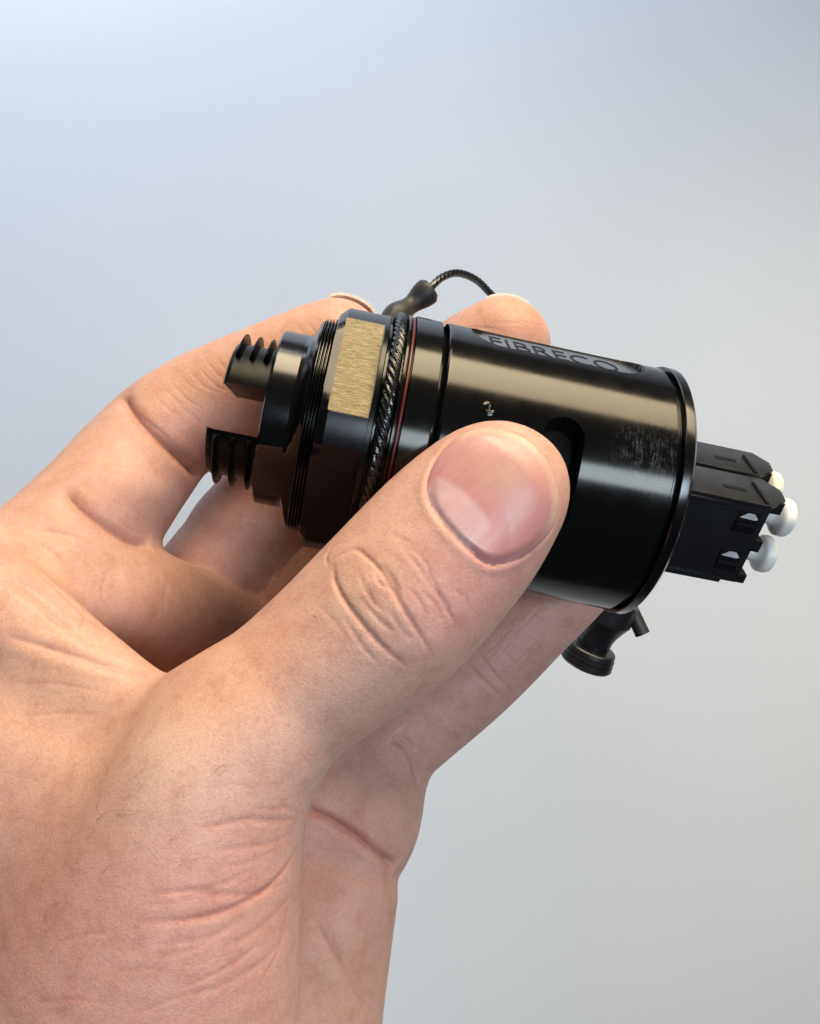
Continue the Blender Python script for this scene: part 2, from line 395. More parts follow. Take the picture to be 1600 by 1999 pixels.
def duplex(n1a, n1b, smax, label, full=True):
    g = empty('duplex_plug', (0, 0, 0)); g.parent = conn; g['label'] = label
    nn0, nn1 = -.857, .415
    link('housing', box(-.3, smax, n1a, n1b, nn0, nn1), M_PLASTIC, g, 30)
    # top cover plate with its long ledge and the diagonal rib
    link('cover', prism([(-.3, n1b - .03), (smax - .55, n1b + .018), (smax - .02, n1b + .018), (smax + .30, n1b - .28), (smax + .34, n1a + .30), (smax + .15, n1a + .03), (-.3, n1a + .02)], nn1 + .003, nn1 + .055, 'n2', .010), M_PLASTIC, g, 30)
    link('latch_rib', prism([(smax - .10, n1b - .02), (smax - .055, n1b - .02), (smax - .055, n1a + .25), (smax - .10, n1a + .25)], nn1 + .056, nn1 + .082, 'n2', .008), M_DEEP, g, 30)
    link('end_tab', box(smax + .03, smax + .25, n1b - .42, n1b - .16, nn1 - .14, nn1 + .045), M_PLASTIC, g, 30)
    link('end_tab', box(smax + .003, smax + .15, n1b - .36, n1b - .06, -.33, -.14), M_PLASTIC, g, 30)
    link('end_tab', box(smax + .003, smax + .16, n1b - .32, n1b - .06, nn0 - .03, nn0 + .12), M_PLASTIC, g, 30)
    link('base_ledge', box(-.3, smax - .25, n1b - .1, n1b + .035, nn0 - .03, nn0 + .05), M_PLASTIC, g, 30)
    link('side_ledge', box(.30, smax - .62, n1b - .02, n1b + .030, nn1 - .075, nn1 - .005, .01), M_PLASTIC, g, 30)
    link('side_ledge', box(.30, smax - .45, n1b - .02, n1b + .014, nn1 - .125, nn1 - .10, .006), M_PLASTIC, g, 30)
    link('mould_mark', box(smax - .62, smax - .28, n1b - .40, n1b - .30, nn1 + .045, nn1 + .062, .004), M_DEEP, g, 30)
    if full:
        for c in (.11, -.54):
            # recessed side window with a pale spring inside
            link('side_window', box(smax - .42, smax - .10, n1b + .003, n1b + .018, c - .13, c + .20, .004), M_DEEP, g, 30)
            link('spring_leaf', prism([(smax - .40, c + .11), (smax - .30, c + .19), (smax - .20, c + .19), (smax - .13, c + .12), (smax - .17, c + .10)], n1b + .019, n1b + .030, 'n1', 0), M_STEEL, g, None)
            link('window_bar', box(smax - .40, smax - .12, n1b + .019, n1b + .035, c - .02, c + .02, .004), M_PLASTIC, g, 30)
    return g
duplex(-.30, .60, 1.62, 'nearer duplex plug, its side windows facing the viewer')
duplex(-1.26, -.40, 1.80, 'duplex plug behind', False)
link('end_bracket', box(-.02, .16, .30, .56, -1.50, -1.20), M_PLASTIC, conn, 30)

def cap_profile(L=.62):
    return [(0, .0), (0, .130), (.12, .132), (.18, .148), (.225, .182), (.262, .235), (.285, .266), (.305, .280), (.35, .284), (.41, .284), (.44, .274), (.462, .252), (.474, .215), (.481, .12), (.483, .004)]
def dust_plug(n1, n2, s, label, m):
    p = lp(s, n1, n2)
    o = empty('dust_plug', (0, 0, 0), label, 'dust plug', 'white dust plugs on the fibre plugs')
    o.matrix_world = A_M @ Matrix.Translation(p)
    vs, fs = lathe(cap_profile(), [i * 360 / 64 for i in range(64)])
    link('cap_head', flip_fix(mesh_from(vs, fs)), m, o, 50)
    vs, fs = lathe([(.002, .205), (-.12, .205), (-.12, .17), (.002, .17)], [i * 360 / 48 for i in range(48)])
    link('cap_stem', flip_fix(mesh_from(vs, fs)), m, o, 30)
    return o
dust_plug(.17, .13, 1.70, 'whole white dust plug, the upper one on the nearer black plug', M_WHITE)
dust_plug(.17, -.52, 1.70, 'white dust plug at the bottom, below the other plugs', M_WHITE)
dust_plug(-.80, .10, 1.88, 'ivory dust plug half hidden behind the rear black plug', M_IVORY)

# ------------------------------------------------------------------ swept tubes (lanyard)
def catmull(P, n):
    P = np.asarray(P, float); Q = np.vstack([2 * P[0] - P[1], P, 2 * P[-1] - P[-2]]); out = []
    for i in range(1, len(Q) - 2):
        for t in np.linspace(0, 1, n, endpoint=False):
            a, b, c, d = Q[i - 1], Q[i], Q[i + 1], Q[i + 2]
            out.append(.5 * ((2 * b) + (c - a) * t + (2 * a - 5 * b + 4 * c - d) * t * t + (3 * b - a - 3 * c + d) * t ** 3))
    out.append(Q[-2]); return np.array(out)
def sweep(P, rad, m=18, closed=False, rope=None):
    P = np.asarray(P, float); n = len(P)
    T = np.gradient(P, axis=0) if not closed else (np.roll(P, -1, 0) - np.roll(P, 1, 0)); T /= np.linalg.norm(T, axis=1)[:, None]
    ref = np.array([0, 1., 0]) if abs(T[0][1]) < .9 else np.array([1., 0, 0])
    a = np.cross(T[0], ref); a /= np.linalg.norm(a); fr = []
    for i in range(n):
        a = a - T[i] * (a @ T[i]); a /= np.linalg.norm(a); fr.append((a.copy(), np.cross(T[i], a)))
    L = np.r_[0, np.cumsum(np.linalg.norm(np.diff(P, axis=0), axis=1))]
    vs = []; fs = []
    for i in range(n):
        r = rad(L[i] / L[-1]) if callable(rad) else rad
        for j in range(m):
            ph = 2 * PI * j / m; rr = r
            if rope: rr = r * (1 - rope[0] * (1 - abs(math.cos(.5 * rope[1] * (ph + rope[2] * L[i])))))
            vs.append(P[i] + rr * (math.cos(ph) * fr[i][0] + math.sin(ph) * fr[i][1]))
    for i in range(n if closed else n - 1):
        k = (i + 1) % n
        for j in range(m): fs.append((i * m + j, i * m + (j + 1) % m, k * m + (j + 1) % m, k * m + j))
    if not closed:
        fs.append(tuple(range(m))[::-1]); fs.append(tuple((n - 1) * m + j for j in range(m)))
    return flip_fix(mesh_from(vs, fs))
lan = empty('lanyard', (0, 0, 0), 'thin black twisted wire lanyard looped round the connector groove', 'lanyard')
ring = [a_world(ax(-3.972 + .012 * math.sin(math.radians(t)), 1.705, t)) for t in np.linspace(0, 360, 900, endpoint=False)]
link('wire_loop', sweep(ring, .090, 24, True, (.34, 6, 8.5)), M_CABLE, lan, 60)
arcp = [px(806, 596, 13.25), px(838, 564, 13.3), px(862, 542, 13.5), px(892, 533, 13.8), px(925, 544, 14.2), px(950, 566, 14.6), px(975, 600, 15.0), px(1010, 700, 15.7), px(1080, 900, 16.4), px(1170, 1090, 16.6), px(1222, 1180, 16.55), px(1245, 1225, 16.5)]
link('wire', sweep(catmull(arcp, 40), .064, 24, False, (.16, 6, 9.0)), M_CABLE, lan, 60)
fer = catmull([px(752, 640, 12.9), px(778, 614, 13.1), px(806, 592, 13.25), px(832, 571, 13.3), px(842, 563, 13.3)], 12)
def fer_r(t): return .178 + .034 * math.cos((t - .28) * 2 * PI / .62) if t < .95 else .206 - (t - .95) * 1.0
link('ferrule', sweep(fer, fer_r, 32), M_RUBBER, lan, 50)
link('ferrule', sweep(catmull([px(1222, 1170, 16.55), px(1236, 1200, 16.5), px(1254, 1238, 16.45)], 12), .145, 24), M_RUBBER, lan, 50)

# dust cap hanging behind
def dust_cap():
    g = empty('end_cap', tuple(px(1150, 1280, 16.4)), 'black ridged end cap hanging behind the hand on its lanyard', 'cap')
    P0, P1 = px(1146, 1284, 16.7), px(1200, 1160, 16.35)
    z = Vector(P1 - P0).normalized(); q = z.to_track_quat('Z', 'Y').to_matrix().to_4x4()
    def part(name, prof, m):
        vs = []; fs = []; n = 96
        for s, R in prof:
            for j in range(n):
                a = 2 * PI * j / n; vs.append((R * math.cos(a), R * math.sin(a), s))
        for i in range(len(prof) - 1):
            for j in range(n): fs.append((i * n + j, i * n + (j + 1) % n, (i + 1) * n + (j + 1) % n, (i + 1) * n + j))
        o = link(name, flip_fix(mesh_from(vs, fs)), m, g, 25); return o
    g.matrix_world = Matrix.Translation(P0) @ q
    part('flange', [(-.12, .01), (-.12, .50), (-.08, .53), (0.02, .52), (.03, .495), (.05, .495), (.06, .515), (.12, .51), (.13, .48), (.15, .48), (.16, .50), (.24, .485), (.26, .46), (.28, .30)], M_PLASTIC)
    part('neck', [(.24, .30), (.34, .33), (.46, .33), (.60, .37), (.75, .44), (.90, .52), (1.30, .52), (1.34, .49), (1.34, .01)], M_PLASTIC)
    return g
dust_cap()

# ------------------------------------------------------------------ the hand: one continuous skin grown from a distance field
H = 0.05
B0 = np.array([-10.5, 7.0, -12.5]); B1 = np.array([4.4, 17.0, 4.4])
dims = np.ceil((B1 - B0) / H).astype(int)
gx = (B0[0] + H * np.arange(dims[0])).astype(np.float32); gy = (B0[1] + H * np.arange(dims[1])).astype(np.float32); gz = (B0[2] + H * np.arange(dims[2])).astype(np.float32)
BIG = 3.0
def field(): return np.full(dims, BIG, np.float32)
def smin(a, b, k):
    h = np.clip(.5 + .5 * (b - a) / k, 0, 1); return b * (1 - h) + a * h - k * h * (1 - h)
def stations(lst, n=6):
    """lst: (px, py, Z, radius in cm, depth scale) -> smooth chain"""
    P = np.array([[*px(a, b, c), r, z] for a, b, c, r, z in lst]); return catmull(P, n)
def add_chain(Fd, S, k=None, margin=.9):
    """hard union inside the chain; smooth union with what is in Fd when k is given"""
    rmax = S[:, 3].max() + margin
    lo = np.maximum(((S[:, :3].min(0) - rmax - B0) / H).astype(int), 0); hi = np.minimum(((S[:, :3].max(0) + rmax - B0) / H).astype(int) + 1, dims)
    tmp = np.full(hi - lo, BIG, np.float32)
    for a, b in zip(S[:-1], S[1:]):
        rr = max(a[3], b[3]) + margin
        l = np.maximum(((np.minimum(a[:3], b[:3]) - rr - B0) / H).astype(int), lo); h = np.minimum(((np.maximum(a[:3], b[:3]) + rr - B0) / H).astype(int) + 1, hi)
        if (h <= l).any(): continue
        zs = (a[4] + b[4]) / 2
        A = a[:3].copy(); Bv = b[:3].copy()
        X = (gx[l[0]:h[0]] - A[0])[:, None, None]; Y = ((gy[l[1]:h[1]] - A[1]) / zs)[None, :, None]; Z = (gz[l[2]:h[2]] - A[2])[None, None, :]
        ba = (Bv - A) / np.array([1, zs, 1]); q = ba @ ba
        t = np.clip((X * ba[0] + Y * ba[1] + Z * ba[2]) / q, 0, 1)
        d = np.sqrt((X - t * ba[0]) ** 2 + (Y - t * ba[1]) ** 2 + (Z - t * ba[2]) ** 2) - (a[3] + t * (b[3] - a[3]))
        sl = tuple(slice(l[i] - lo[i], h[i] - lo[i]) for i in range(3))
        tmp[sl] = np.minimum(tmp[sl], d)
    sl = tuple(slice(lo[i], hi[i]) for i in range(3))
    Fd[sl] = np.minimum(Fd[sl], tmp) if k is None else smin(Fd[sl], tmp, k)
#  --- palm, heel, wrist and web
THUMB = [(988, 951, 9.88, .735, .78), (957, 973, 9.85, .885, .76), (880, 1060, 9.78, 1.015, .76), (765, 1185, 9.68, 1.035, .84), (655, 1278, 9.62, .955, .88), (555, 1357, 9.56, .905, .92), (475, 1435, 9.5, 1.0, .95), (400, 1555, 9.5, 1.18, .95), (335, 1720, 9.5, 1.44, .92), (260, 1950, 9.6, 1.88, .85), (190, 2250, 9.9, 2.35, .8), (120, 2600, 10.3, 2.6, .8)]
WEB = [(520, 1400, 9.65, .70, 1), (410, 1385, 9.85, .52, 1), (300, 1397, 10.0, .50, 1), (150, 1318, 10.3, .64, 1), (0, 1212, 10.6, .78, 1), (-200, 1120, 10.9, 1.0, 1)]
BACK = [(-250, 1300, 11.0, 1.35, 1), (-120, 1500, 10.9, 1.45, 1), (-60, 1750, 10.9, 1.7, 1), (-60, 2050, 11.0, 2.0, 1), (-80, 2500, 11.2, 2.3, 1)]
FILL = [(60, 1420, 10.45, .9, 1), (190, 1480, 10.35, .95, 1), (240, 1600, 10.2, 1.15, 1), (150, 1800, 10.4, 1.5, 1)]
FILL2 = [(-160, 1480, 10.45, 1.15, 1), (-30, 1530, 10.35, 1.12, 1), (90, 1560, 10.3, 1.08, 1), (180, 1570, 10.25, 1.0, 1)]
PADS = [(60, 1190, 12.0, 1.02, 1), (235, 1172, 12.5, .86, 1), (390, 1232, 13.8, .93, 1), (505, 1288, 14.6, 1.0, 1), (620, 1400, 14.6, 1.0, 1), (640, 1560, 13.8, 1.0, 1)]
PALM1 = [(-60, 1420, 12.2, 1.2, 1), (200, 1430, 14.3, 1.1, 1), (420, 1480, 15.4, 1.1, 1), (560, 1600, 13.9, 1.1, 1)]
PALM2 = [(-80, 1750, 11.9, 1.5, 1), (200, 1750, 12.8, 1.4, 1), (430, 1790, 13.4, 1.35, 1)]
HYPO = [(646, 1745, 13.4, 1.06, 1), (618, 1800, 13.35, 1.22, 1), (582, 1930, 13.25, 1.36, 1), (545, 2050, 13.2, 1.55, 1), (480, 2300, 13.0, 1.8, 1), (400, 2600, 12.6, 2.0, 1)]
WRIST = [(0, 2050, 11.8, 1.8, 1), (230, 2250, 12.2, 2.0, 1), (100, 2700, 11.8, 2.4, 1)]
F = field()
add_chain(F, stations(THUMB))
G = field()
add_chain(G, stations(BACK)); add_chain(G, stations(FILL), .7); add_chain(G, stations(FILL2), .7); add_chain(G, stations(PALM1), .6); add_chain(G, stations(PALM2), .6); add_chain(G, stations(HYPO), .45); add_chain(G, stations(WRIST), .8); add_chain(G, stations(PADS), .35)
add_chain(G, stations(WEB), .35)
F = smin(F, G, .42)
#  --- fingers
INDEX = [(-140, 1340, 11.2, 1.25, 1), (-50, 1255, 11.6, 1.2, 1), (110, 1093, 12.4, 1.07, 1), (205, 985, 13.0, 1.0, 1), (262, 912, 13.45, .965, 1), (325, 843, 13.75, .915, 1), (400, 800, 14.0, .94, 1), (490, 755, 14.1, .91, 1), (605, 702, 14.15, .87, 1), (652, 682, 14.15, .84, 1)]
MIDDLE = [(300, 1280, 14.0, .97, 1), (405, 1152, 14.6, 1.03, 1), (452, 1086, 14.85, 1.0, 1), (500, 1022, 14.95, 1.0, 1), (650, 880, 14.95, .92, 1), (840, 762, 14.5, .88, 1), (930, 705, 14.1, .84, 1), (978, 676, 13.95, .80, 1)]
RING = [(540, 1330, 14.1, .95, 1), (618, 1195, 14.7, .98, 1), (715, 1075, 15.1, .96, 1), (880, 960, 15.0, .85, 1), (1000, 870, 14.75, .75, 1)]
PINKY = [(645, 1735, 13.5, 1.0, 1), (660, 1685, 13.6, .92, 1), (698, 1606, 13.75, 1.0, 1), (728, 1510, 14.1, .93, 1), (760, 1450, 14.3, .89, 1), (805, 1408, 14.4, .87, 1), (915, 1315, 14.5, .86, 1), (1035, 1200, 14.55, .82, 1), (1118, 1118, 14.5, .79, 1), (1150, 1060, 14.4, .7, 1)]
parts = []
for ch, k in ((INDEX, .35), (MIDDLE, .06), (RING, .06), (PINKY, .08)):
    Q = F.copy(); add_chain(Q, stations(ch), k); parts.append(Q)
F = np.minimum.reduce(parts); del parts, G, Q
# surface nets
def surface_nets(Fd):
    ins = Fd < 0
    c = np.zeros(tuple(np.array(Fd.shape) - 1), np.int8)
    for i in (0, 1):
        for j in (0, 1):
            for k in (0, 1): c += ins[i:Fd.shape[0] - 1 + i, j:Fd.shape[1] - 1 + j, k:Fd.shape[2] - 1 + k]
    act = (c > 0) & (c < 8); idx = np.argwhere(act); ids = np.full(act.shape, -1, np.int32); ids[act] = np.arange(len(idx))
    acc = np.zeros((len(idx), 3)); cnt = np.zeros(len(idx))
    val = {}
    for i in (0, 1):
        for j in (0, 1):
            for k in (0, 1): val[(i, j, k)] = Fd[idx[:, 0] + i, idx[:, 1] + j, idx[:, 2] + k].astype(float)
    for a in val:
        for d in range(3):
            if a[d]: continue
            b = list(a); b[d] = 1; b = tuple(b)
            m = (val[a] < 0) != (val[b] < 0); t = val[a][m] / (val[a][m] - val[b][m])
            p = np.tile(np.array(a, float), (m.sum(), 1)); p[:, d] += t
            acc[m] += p; cnt[m] += 1
    V = B0 + H * (idx + acc / cnt[:, None])
    quads = []
    for d in range(3):
        sl0 = [slice(None)] * 3; sl1 = [slice(None)] * 3; sl0[d] = slice(0, -1); sl1[d] = slice(1, None)
        ch = ins[tuple(sl0)] != ins[tuple(sl1)]; e = np.argwhere(ch); inside = ins[tuple(sl0)][ch]
        o1, o2 = [(1, 2), (2, 0), (0, 1)][d]
        ok = (e[:, o1] > 0) & (e[:, o2] > 0) & (e[:, o1] < Fd.shape[o1] - 1) & (e[:, o2] < Fd.shape[o2] - 1); e = e[ok]; inside = inside[ok]
        def cell(a, b):
            f = e.copy(); f[:, o1] -= a; f[:, o2] -= b; return ids[f[:, 0], f[:, 1], f[:, 2]]
        q = np.stack([cell(1, 1), cell(0, 1), cell(0, 0), cell(1, 0)], 1)
        q[~inside] = q[~inside][:, ::-1]; quads.append(q)
    return V, np.vstack(quads)
HV, HF = surface_nets(F); del F
def smooth(V, Fq, it, lam=.5):
    E = np.vstack([Fq[:, [0, 1]], Fq[:, [1, 2]], Fq[:, [2, 3]], Fq[:, [3, 0]]]); E = np.vstack([E, E[:, ::-1]])
    n = len(V); deg = np.bincount(E[:, 0], minlength=n)[:, None]
    for i in range(it):
        for l in (lam, -lam * 1.03):
            S = np.stack([np.bincount(E[:, 0], weights=V[E[:, 1], c], minlength=n) for c in range(3)], 1)
            V = V + l * (S / deg - V)
    return V
HV = smooth(HV, HF, 18)
# one level of subdivision
tmp = bpy.data.objects.new('tmp', np_mesh(HV, HF)); COL.objects.link(tmp)
md = tmp.modifiers.new('s', 'SUBSURF'); md.levels = 1; bpy.context.view_layer.update()
hm = bpy.data.meshes.new_from_object(tmp.evaluated_get(bpy.context.evaluated_depsgraph_get()))
bpy.data.objects.remove(tmp)
bvh = BVHTree.FromPolygons([tuple(v) for v in HV], [tuple(int(i) for i in f) for f in HF])
def hit(x, y):
    d = Vector(px(x, y, 1.0)).normalized(); r = bvh.ray_cast(Vector((0, 0, 0)), d); return None if r[0] is None else np.array(r[0])
nv = len(hm.vertices); V = np.empty(nv * 3, np.float32); hm.vertices.foreach_get('co', V); V = V.reshape(-1, 3).astype(float)
NM = np.empty(nv * 3, np.float32); hm.vertices.foreach_get('normal', NM); NM = NM.reshape(-1, 3).astype(float)
disp = np.zeros(nv); crease_tint = np.zeros(nv)
front = NM[:, 1] < 0.25
def poly3(pts, n=14):
    out = []
    for x, y in catmull([(a, b) for a, b in pts], n):
        h = hit(x, y)
        if h is not None: out.append(h)
    return np.array(out)
def near(P, R):
    """(vertex ids, distance, parameter 0..1) of vertices within R of polyline P"""
    lo, hi = P.min(0) - R, P.max(0) + R
    m = np.where(((V > lo) & (V < hi)).all(1) & front)[0]
    D = np.full(len(m), 9.); T = np.zeros(len(m))
    for i in range(len(P) - 1):
        a, b = P[i], P[i + 1]; ba = b - a; L2 = ba @ ba
        if L2 > .25 or L2 < 1e-12: continue
        t = np.clip(((V[m] - a) @ ba) / L2, 0, 1); d = np.linalg.norm(V[m] - a - t[:, None] * ba, axis=1)
        u = d < D; D[u] = d[u]; T[u] = (i + t[u]) / (len(P) - 1)
    k = D < R; return m[k], D[k], T[k]
def crease(pts, w=.035, dep=.03, lip=.35, tint=.6, taper=.25):
    P = poly3(pts)
    if len(P) < 3: return
    m, D, T = near(P, 6 * w)
    tp = np.clip(np.minimum(T, 1 - T) / taper, 0, 1) ** .7 if taper else 1
    disp[m] += tp * (-dep * np.exp(-(np.sqrt(D * D + (.25 * w) ** 2) - .25 * w) / (.95 * w)) + .6 * lip * dep * np.exp(-((D - 2.6 * w) / (1.3 * w)) ** 2))
    crease_tint[m] = np.maximum(crease_tint[m], tint * tp * np.exp(-(D / (1.2 * w)) ** 2))
def bulge(x, y, r, amt):
    h = hit(x, y)
    if h is None: return
    D = np.linalg.norm(V - h, axis=1); m = (D < 2.5 * r) & front; disp[m] += amt * np.exp(-(D[m] / r) ** 2)
# thumb knuckle folds
crease([(652, 1100), (655, 1135), (672, 1170), (705, 1215), (745, 1260), (796, 1304)], .020, .036, .05, 1.3)
crease([(690, 1068), (735, 1105), (765, 1150), (796, 1202), (845, 1280)], .019, .028, .05, 1.2)
crease([(640, 1105), (665, 1085), (700, 1075), (730, 1100)], .018, .010, .05, .5)
crease([(745, 1100), (770, 1140), (775, 1165)], .025, .018, .4, .3)
crease([(780, 1062), (830, 1125), (870, 1190)], .020, .010, .4, .25)
crease([(700, 1165), (740, 1210), (770, 1235)], .022, .012, .4, .2)
crease([(850, 1150), (870, 1175), (880, 1210)], .016, .008, .3, .15)
for a, b, r, s in ((668, 1085, .20, .045), (790, 1190, .22, .045), (715, 1140, .22, .035), (835, 1255, .2, .03), (660, 1160, .25, .02)): bulge(a, b, r, s * .4)
for c_, d_ in (([(782, 1059), (824, 1090), (841, 1125), (859, 1153)], .012), ([(845, 1136), (869, 1185), (890, 1220)], .012), ([(733, 1104), (740, 1136), (764, 1153)], .014), ([(715, 1136), (726, 1171), (750, 1195)], .012),
               ([(796, 1146), (817, 1171), (831, 1202)], .012), ([(645, 1115), (638, 1090), (652, 1066), (680, 1059)], .014), ([(817, 1153), (852, 1181), (859, 1216)], .009), ([(672, 1202), (705, 1258), (740, 1298)], .012), ([(700, 1110), (712, 1150), (738, 1190)], .010), ([(760, 1190), (780, 1225), (806, 1250)], .010),
               ([(760, 1040), (800, 1060), (830, 1080)], .006), ([(880, 1150), (905, 1165), (920, 1190)], .006), ([(620, 1180), (655, 1215), (690, 1270)], .006)):
    crease(c_, .015, d_, .1, .35)
for c_, d_ in (([(330, 1741), (418, 1730), (495, 1697)], .014), ([(357, 1928), (440, 1890), (522, 1829)], .014), ([(275, 1769), (357, 1758), (440, 1750)], .010), ([(236, 1989), (352, 1945), (430, 1925)], .010), ([(100, 1846), (165, 1824), (240, 1818)], .008),
               ([(560, 1760), (545, 1850), (500, 1930)], .012), ([(300, 1870), (380, 1850), (450, 1810)], .010), ([(540, 1560), (560, 1580), (590, 1585)], .010), ([(470, 1575), (530, 1580), (575, 1572)], .008), ([(420, 1690), (480, 1685), (550, 1650)], .009), ([(200, 1905), (270, 1890), (330, 1895)], .008),
               ([(60, 1960), (130, 1950), (200, 1955)], .007), ([(390, 1540), (450, 1530), (520, 1538)], .006), ([(30, 1400), (130, 1390), (230, 1400)], .010), ([(20, 1330), (120, 1335), (210, 1350)], .010), ([(110, 1521), (80, 1560), (55, 1590)], .010)):
    crease(c_, .016, d_ * .6, .08, .5)
for c_, d_ in (([(150, 1240), (165, 1200), (160, 1160)], .012), ([(210, 1110), (200, 1160), (215, 1220)], .014), ([(330, 1120), (320, 1180), (330, 1260)], .010), ([(440, 1150), (430, 1200), (440, 1250)], .010), ([(260, 800), (300, 830), (340, 865)], .012), ([(215, 1000), (250, 1030), (285, 1045)], .012),
               ([(330, 770), (360, 800), (400, 830)], .006), ([(640, 1620), (690, 1650), (740, 1690)], .010), ([(625, 1700), (680, 1760), (720, 1830)], .012), ([(660, 1560), (720, 1600), (775, 1640)], .008), ([(850, 1380), (880, 1410), (900, 1455)], .008), ([(960, 1250), (1000, 1290), (1040, 1330)], .008), ([(1000, 1220), (1050, 1260), (1080, 1290)], .006)):
    crease(c_, .018, d_, .1, .25)
# skin lines on the finger ends
for i in range(22):
    f = i / 21; x0 = 290 + 370 * f; y0 = 752 - 165 * f ** .85 + rng.uniform(-3, 3); l = rng.uniform(50, 95)
    crease([(x0 + 4, y0 + 8), (x0 + 4 + l * .40, y0 + 8 + l * .45), (x0 + 4 + l * (.72 + .2 * f), y0 + 8 + l * .62)], .014, rng.uniform(.004, .008), .3, .22)
for i in range(14):
    x0, y0 = 935 + rng.uniform(0, 130), 1300 - rng.uniform(0, 90) ; l = rng.uniform(50, 100)
    crease([(x0 - l * .3, y0 + l * .32), (x0, y0 + 3), (x0 + l * .3, y0 - l * .30)], .014, rng.uniform(.004, .008), .3, .2)
for i in range(9):
    x0 = 905 + 16 * i; y0 = 612 + rng.uniform(-4, 10); crease([(x0, y0 + 24 - i), (x0 + 25, y0 + 20), (x0 + 55, y0 + 26)], .013, .004, .3, .15)
# thenar and wrist folds
crease([(583, 1640), (560, 1690), (520, 1735), (470, 1765), (420, 1785), (350, 1797), (270, 1800)], 0.0272, 0.0215, .08, 1.20, .3)
crease([(586, 1595), (540, 1602), (480, 1600), (420, 1612), (380, 1618)], 0.0320, 0.0116, .08, 0.60)
crease([(575, 1625), (530, 1645), (470, 1655), (400, 1660)], 0.0240, 0.0071, .08, 0.38)
crease([(560, 1720), (500, 1745), (430, 1745), (350, 1742), (290, 1748)], 0.0280, 0.0098, .08, 0.52)
crease([(580, 1730), (540, 1780), (480, 1830), (430, 1850)], 0.0280, 0.0081, .08, 0.38)
crease([(575, 1790), (530, 1860), (460, 1910), (350, 1960)], 0.0360, 0.0081, .08, 0.30)
crease([(480, 1790), (400, 1830), (300, 1845)], 0.0280, 0.0071, .08, 0.30)
# web and base of index finger
crease([(290, 1308), (220, 1300), (120, 1272), (0, 1238)], .05, .035, .4, .35)
crease([(0, 1130), (60, 1165), (120, 1215), (190, 1265)], .040, .035, .4, .35)
crease([(20, 1075), (70, 1110), (130, 1165), (190, 1225)], .030, .022, .4, .3)
crease([(80, 1060), (120, 1100), (150, 1150)], .03, .018, .3, .2)
# finger flexion creases
crease([(238, 774), (265, 812), (305, 852), (350, 892), (398, 938)], .06, .085, .12, 1.0, .05)
crease([(128, 962), (165, 998), (210, 1030), (250, 1052), (292, 1064)], .055, .075, .12, .8, .08)
crease([(60, 1035), (130, 1045), (200, 1075)], .03, .015, .3, .2)
crease([(232, 770), (265, 812), (305, 852), (350, 892), (402, 942)], .16, .055, 0, .35, .03)
crease([(122, 955), (165, 998), (210, 1030), (250, 1052), (296, 1066)], .15, .050, 0, .3, .05)
crease([(600, 1580), (640, 1598), (690, 1630), (730, 1662), (774, 1694)], .14, .05, 0, .3, .03)
crease([(768, 1435), (800, 1470), (824, 1545)], .12, .04, 0, .2, .05)
# palm and little finger
crease([(600, 1582), (640, 1598), (690, 1630), (730, 1662), (768, 1690)], .045, .075, .3, 1.0, .06)
crease([(770, 1440), (800, 1470), (822, 1540)], .035, .030, .4, .4, .2)
crease([(775, 1425), (800, 1450), (820, 1470)], .022, .014, .4, .2)
crease([(905, 1290), (945, 1330), (990, 1370)], .030, .022, .4, .3)
crease([(930, 1270), (960, 1310), (1000, 1350)], .022, .014, .4, .2)
crease([(760, 1440), (785, 1440), (815, 1480)], .02, .012, .3, .2)
crease([(600, 1780), (650, 1860), (700, 1950), (715, 1995)], .06, .022, .3, .2)
bulge(235, 945, .42, .07); bulge(300, 960, .3, .05); bulge(160, 1080, .4, .04); bulge(460, 1035, .5, .03); bulge(720, 1600, .35, .04); bulge(690, 1770, .4, .03)
bulge(330, 1500, .55, .05); bulge(150, 1400, .8, -.05)
# ---- thumb nail bed: outline in the photo
NAIL = [(832, 962), (836, 935), (848, 905), (868, 876), (895, 852), (925, 838), (960, 834), (1000, 842), (1036, 861), (1064, 893), (1083, 930), (1091, 968), (1088, 1005), (1074, 1037), (1050, 1064), (1020, 1086), (990, 1099), (962, 1104), (940, 1096), (915, 1076), (885, 1048), (858, 1016), (840, 988)]
NP = poly3(NAIL + NAIL[:1], 6)
PXV = CX + FPX * V[:, 0] / V[:, 1]; PYV = CY - FPX * V[:, 2] / V[:, 1]
m, D, T = near(NP, .22)
disp[m] += -.010 * np.exp(-(D / .022) ** 2)
# raised fold on the outside (base and sides, not the free edge)
poly = np.array([(CX + FPX * p[0] / p[1], CY - FPX * p[2] / p[1]) for p in NP])
def inside(poly, x, y):
    c = np.zeros(len(x), bool); n = len(poly)
    for i in range(n):
        x0, y0 = poly[i]; x1, y1 = poly[i - 1]
        k = ((y0 > y) != (y1 > y)); c ^= k & (x < (x1 - x0) * (y - y0) / ((y1 - y0) if y1 != y0 else 1e-9) + x0)
    return c
ins = inside(poly, PXV[m], PYV[m])
axis_t = ((PXV[m] - 893) * .70 + (PYV[m] - 1040) * -.714) / 235           # 0 at the base, 1 at the tip
fold = np.clip(1.0 - (axis_t - .25) / .5, 0.15, 1)
o = ~ins; disp[m[o]] += fold[o] * .011 * np.exp(-((D[o] - .055) / .05) ** 2); crease_tint[m] = np.maximum(crease_tint[m], .18 * np.exp(-(D / .03) ** 2))
disp[m[ins]] -= .02
